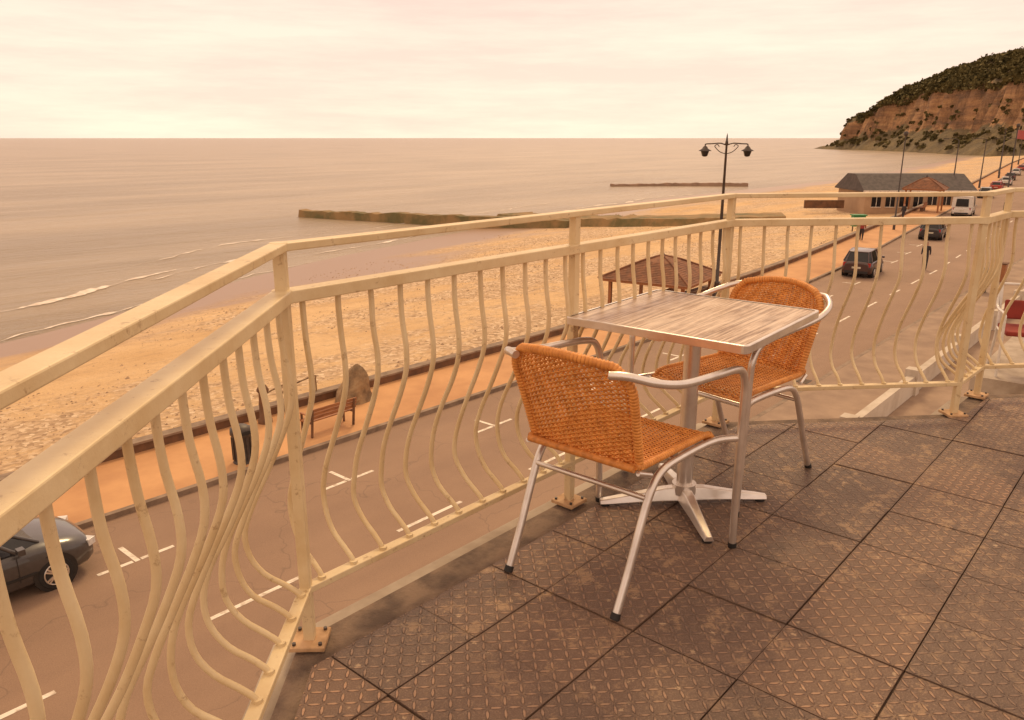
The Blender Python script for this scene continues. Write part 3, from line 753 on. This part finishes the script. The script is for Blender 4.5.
rg=[[(-Lh,-Dh,2.7),(Lh,-Dh,2.7),(Lh,Dh,2.7),(-Lh,Dh,2.7)],[(-Lh,-Dh,2.85),(Lh,-Dh,2.85),(Lh,Dh,2.85),(-Lh,Dh,2.85)],[(-Lh+.15,-1.2,4.7),(Lh-.15,-1.2,4.7),(Lh-.15,1.2,4.7),(-Lh+.15,1.2,4.7)]]
b.loft(rg,m_slate,False); b.box((0,-Dh-.02,2.75),(2*Lh+.1,.06,.25),m_white); b.obj('roof',e); b=MB()
for i in range(7): 
    xx=-5.1+i*1.7
    b.box((xx,-Dh+.38,1.55),(1.1,.06,1.3),m_glass); b.box((xx,-Dh+.36,.86),(1.25,.12,.08),m_white); b.box((xx,-Dh+.35,1.55),(.05,.1,1.3),m_white)
b.obj('windows',e)
b=MB(); b.box((0,0,.5),(5,.3,1.0),m_wall); b.obj('low_wall',loc=(103,37,ST-.6),rz=math.atan2(-10.7,9.3))
b=MB(); b.box((0,0,1.0),(1.1,.7,1.0),m_green); b.box((0,0,1.55),(1.3,.9,.1),m_green); b.box((0,-.36,1.1),(.7,.03,.35),m_white)
for x in(-.45,.45): b.box((x,0,.25),(.08,.08,.52),m_iron)
b.obj('kiosk_sign_board',loc=(79,25,ST-.6),rz=R(-50))
b=MB(); b.box((0,0,.6),(.55,.5,1.2),m_iron); b.box((0,0,1.24),(.65,.6,.08),m_iron); b.box((0,-.26,.9),(.3,.03,.12),m_white); b.obj('utility_cabinet',bevel=.02,loc=(47.5,8.4,PZ))
b=MB(); b.box((0,0,.5),(.6,.5,1.0),m_wood); b.box((0,0,1.03),(.7,.6,.06),m_wall); b.box((0,.26,.75),(.3,.03,.12),m_black); b.obj('litter_bin',bevel=.02,loc=(52,8.3,PZ))
def person(name,loc,rz,top,stride=.18):
    e=empty(name,loc,rz)
    V=[(0,0,.95),(0,0,1.18),(0,0,1.40),(0,0,1.50),(0,0,1.62),(0,.09,.90),(stride*.6,.10,.50),(stride,.10,.08),(stride+.13,.10,.04),(0,-.09,.90),(-stride*.3,-.10,.49),(-stride,-.10,.10),(-stride+.12,-.10,.04),(0,.18,1.42),(-.03,.23,1.15),(.08,.24,.92),(0,-.18,1.42),(.03,-.23,1.15),(.14,-.24,.94),(.01,0,1.74)]
    E=[(0,1),(1,2),(2,3),(3,4),(4,19),(0,5),(5,6),(6,7),(7,8),(0,9),(9,10),(10,11),(11,12),(2,13),(13,14),(14,15),(2,16),(16,17),(17,18)]
    Rr=[.14,.13,.15,.055,.095,.095,.07,.045,.04,.095,.07,.045,.04,.07,.05,.035,.07,.05,.035,.07]
    me=bpy.data.meshes.new(name+'_body'); me.from_pydata(V,E,[])
    o=bpy.data.objects.new('body',me); scene.collection.objects.link(o); o.parent=e
    sk=o.modifiers.new('skin','SKIN')
    for i,v in enumerate(me.skin_vertices[0].data): v.radius=(Rr[i],Rr[i]*1.05); v.use_root=(i==0)
    ss=o.modifiers.new('sub','SUBSURF'); ss.levels=2; ss.render_levels=2
    dg=bpy.context.evaluated_depsgraph_get(); ev=o.evaluated_get(dg); m2=bpy.data.meshes.new_from_object(ev)
    o.modifiers.clear(); o.data=m2; m2.materials.clear()
    for mm in(top,m_skin,m_cloth): m2.materials.append(mm)
    for p_ in m2.polygons:
        z_=p_.center.z; y_=abs(p_.center.y)
        p_.material_index=2 if (z_<.95 and y_<.2) or (z_>1.68 and p_.center.x<.06) else (1 if z_>1.5 or (y_>.2 and z_<.97) else 0); p_.use_smooth=True
person('pedestrian',(54.5,12.9,ST),R(190),m_cloth)
person('pedestrian',(66,20.5,PZ),R(10),m_cloth2)
person('pedestrian',(84,22.4,PZ),R(150),m_cloth)

# ------------------------------------------------------------------ neighbouring terrace with chair (one step lower)
b=MB(); b.prism([(9.0,1.55),(14,1.55),(14,-3),(9.0,-3)],-1.30,-1.0,m_pale); b.prism([(9.1,1.45),(13.9,1.45),(13.9,-2.9),(9.1,-2.9)],ST,-1.303,m_render); b.obj('neighbouring_terrace')
e=empty('garden_chair',(9.45,1.2,-1.0),R(200)); b=MB()
for s_ in(-1,1):
    b.tube(smoothpath([(.25,.25*s_,0),(.24,.25*s_,.55),(.18,.25*s_,.64),(-.2,.25*s_,.66),(-.28,.22*s_,.88)],5),.014,m_carwht,8)
    b.tube(smoothpath([(-.3,.23*s_,0),(-.2,.22*s_,.42),(-.28,.22*s_,.88)],5),.014,m_carwht,8)
    b.tube([(-.2,.22*s_,.43),(.24,.25*s_,.43)],.012,m_carwht,8)
b.tube([(-.28,-.22,.88),(-.28,.22,.88)],.014,m_carwht,8); b.obj('frame',e)
b=MB(); b.box((.02,0,.45),(.44,.44,.05),m_redc); b.box((-.22,0,.62),(.035,.36,.20),m_redc,ry=-.2); b.obj('cushion',e,bevel=.015)

# ------------------------------------------------------------------ camera, light
cam=bpy.data.cameras.new('camera'); co=bpy.data.objects.new('camera',cam); scene.collection.objects.link(co); scene.camera=co
cam.sensor_width=36; cam.lens=790/1024*36; cam.clip_end=80000; cam.clip_start=.05
co.location=(0,0,1.36); co.rotation_euler=(R(90-15.7),0,R(41-90))
az=R(41-8)
el=R(48)
sd=Vector((math.cos(az)*math.cos(el),math.sin(az)*math.cos(el),math.sin(el)))
sun=bpy.data.lights.new('sun','SUN'); sun.energy=1.5; sun.angle=R(12); sun.color=(1,.72,.38)
so=bpy.data.objects.new('sun',sun); scene.collection.objects.link(so); so.rotation_euler=sd.to_track_quat('Z','Y').to_euler()
w=bpy.data.worlds.new('World'); scene.world=w; w.use_nodes=True; nt=w.node_tree; bg=nt.nodes['Background']
sky=N(nt,'ShaderNodeTexSky'); sky.sky_type='NISHITA'; sky.sun_disc=False; sky.sun_elevation=el; sky.sun_rotation=R(90)-az; sky.dust_density=4
tc=N(nt,'ShaderNodeTexCoord').outputs['Generated']; sp=N(nt,'ShaderNodeSeparateXYZ'); nt.links.new(tc,sp.inputs[0])
grad=ramp(nt,sp.outputs[2],[(0,(.99,.83,.665)),(.06,(.98,.80,.66)),(.19,(.90,.675,.58)),(1,(.98,.71,.49))])
mp=N(nt,'ShaderNodeMapping'); nt.links.new(tc,mp.inputs[0]); mp.inputs['Scale'].default_value=(1.6,1.6,15)
cl=ramp(nt,noisen(nt,1.6,8,.65,mp.outputs[0]),[(.38,(.89,.86,.88)),(.62,(1.03,1.03,1.02))])
over=mixc(nt,1.0,grad,cl,'MULTIPLY')
over10=mixc(nt,1.0,over,(12.7,12.4,11.9),'MULTIPLY')
final=mixc(nt,.94,sky.outputs[0],over10)
nt.links.new(final,bg.inputs[0]); bg.inputs[1].default_value=.1
scene.view_settings.view_transform='Standard'; scene.view_settings.look='None'; scene.view_settings.exposure=0
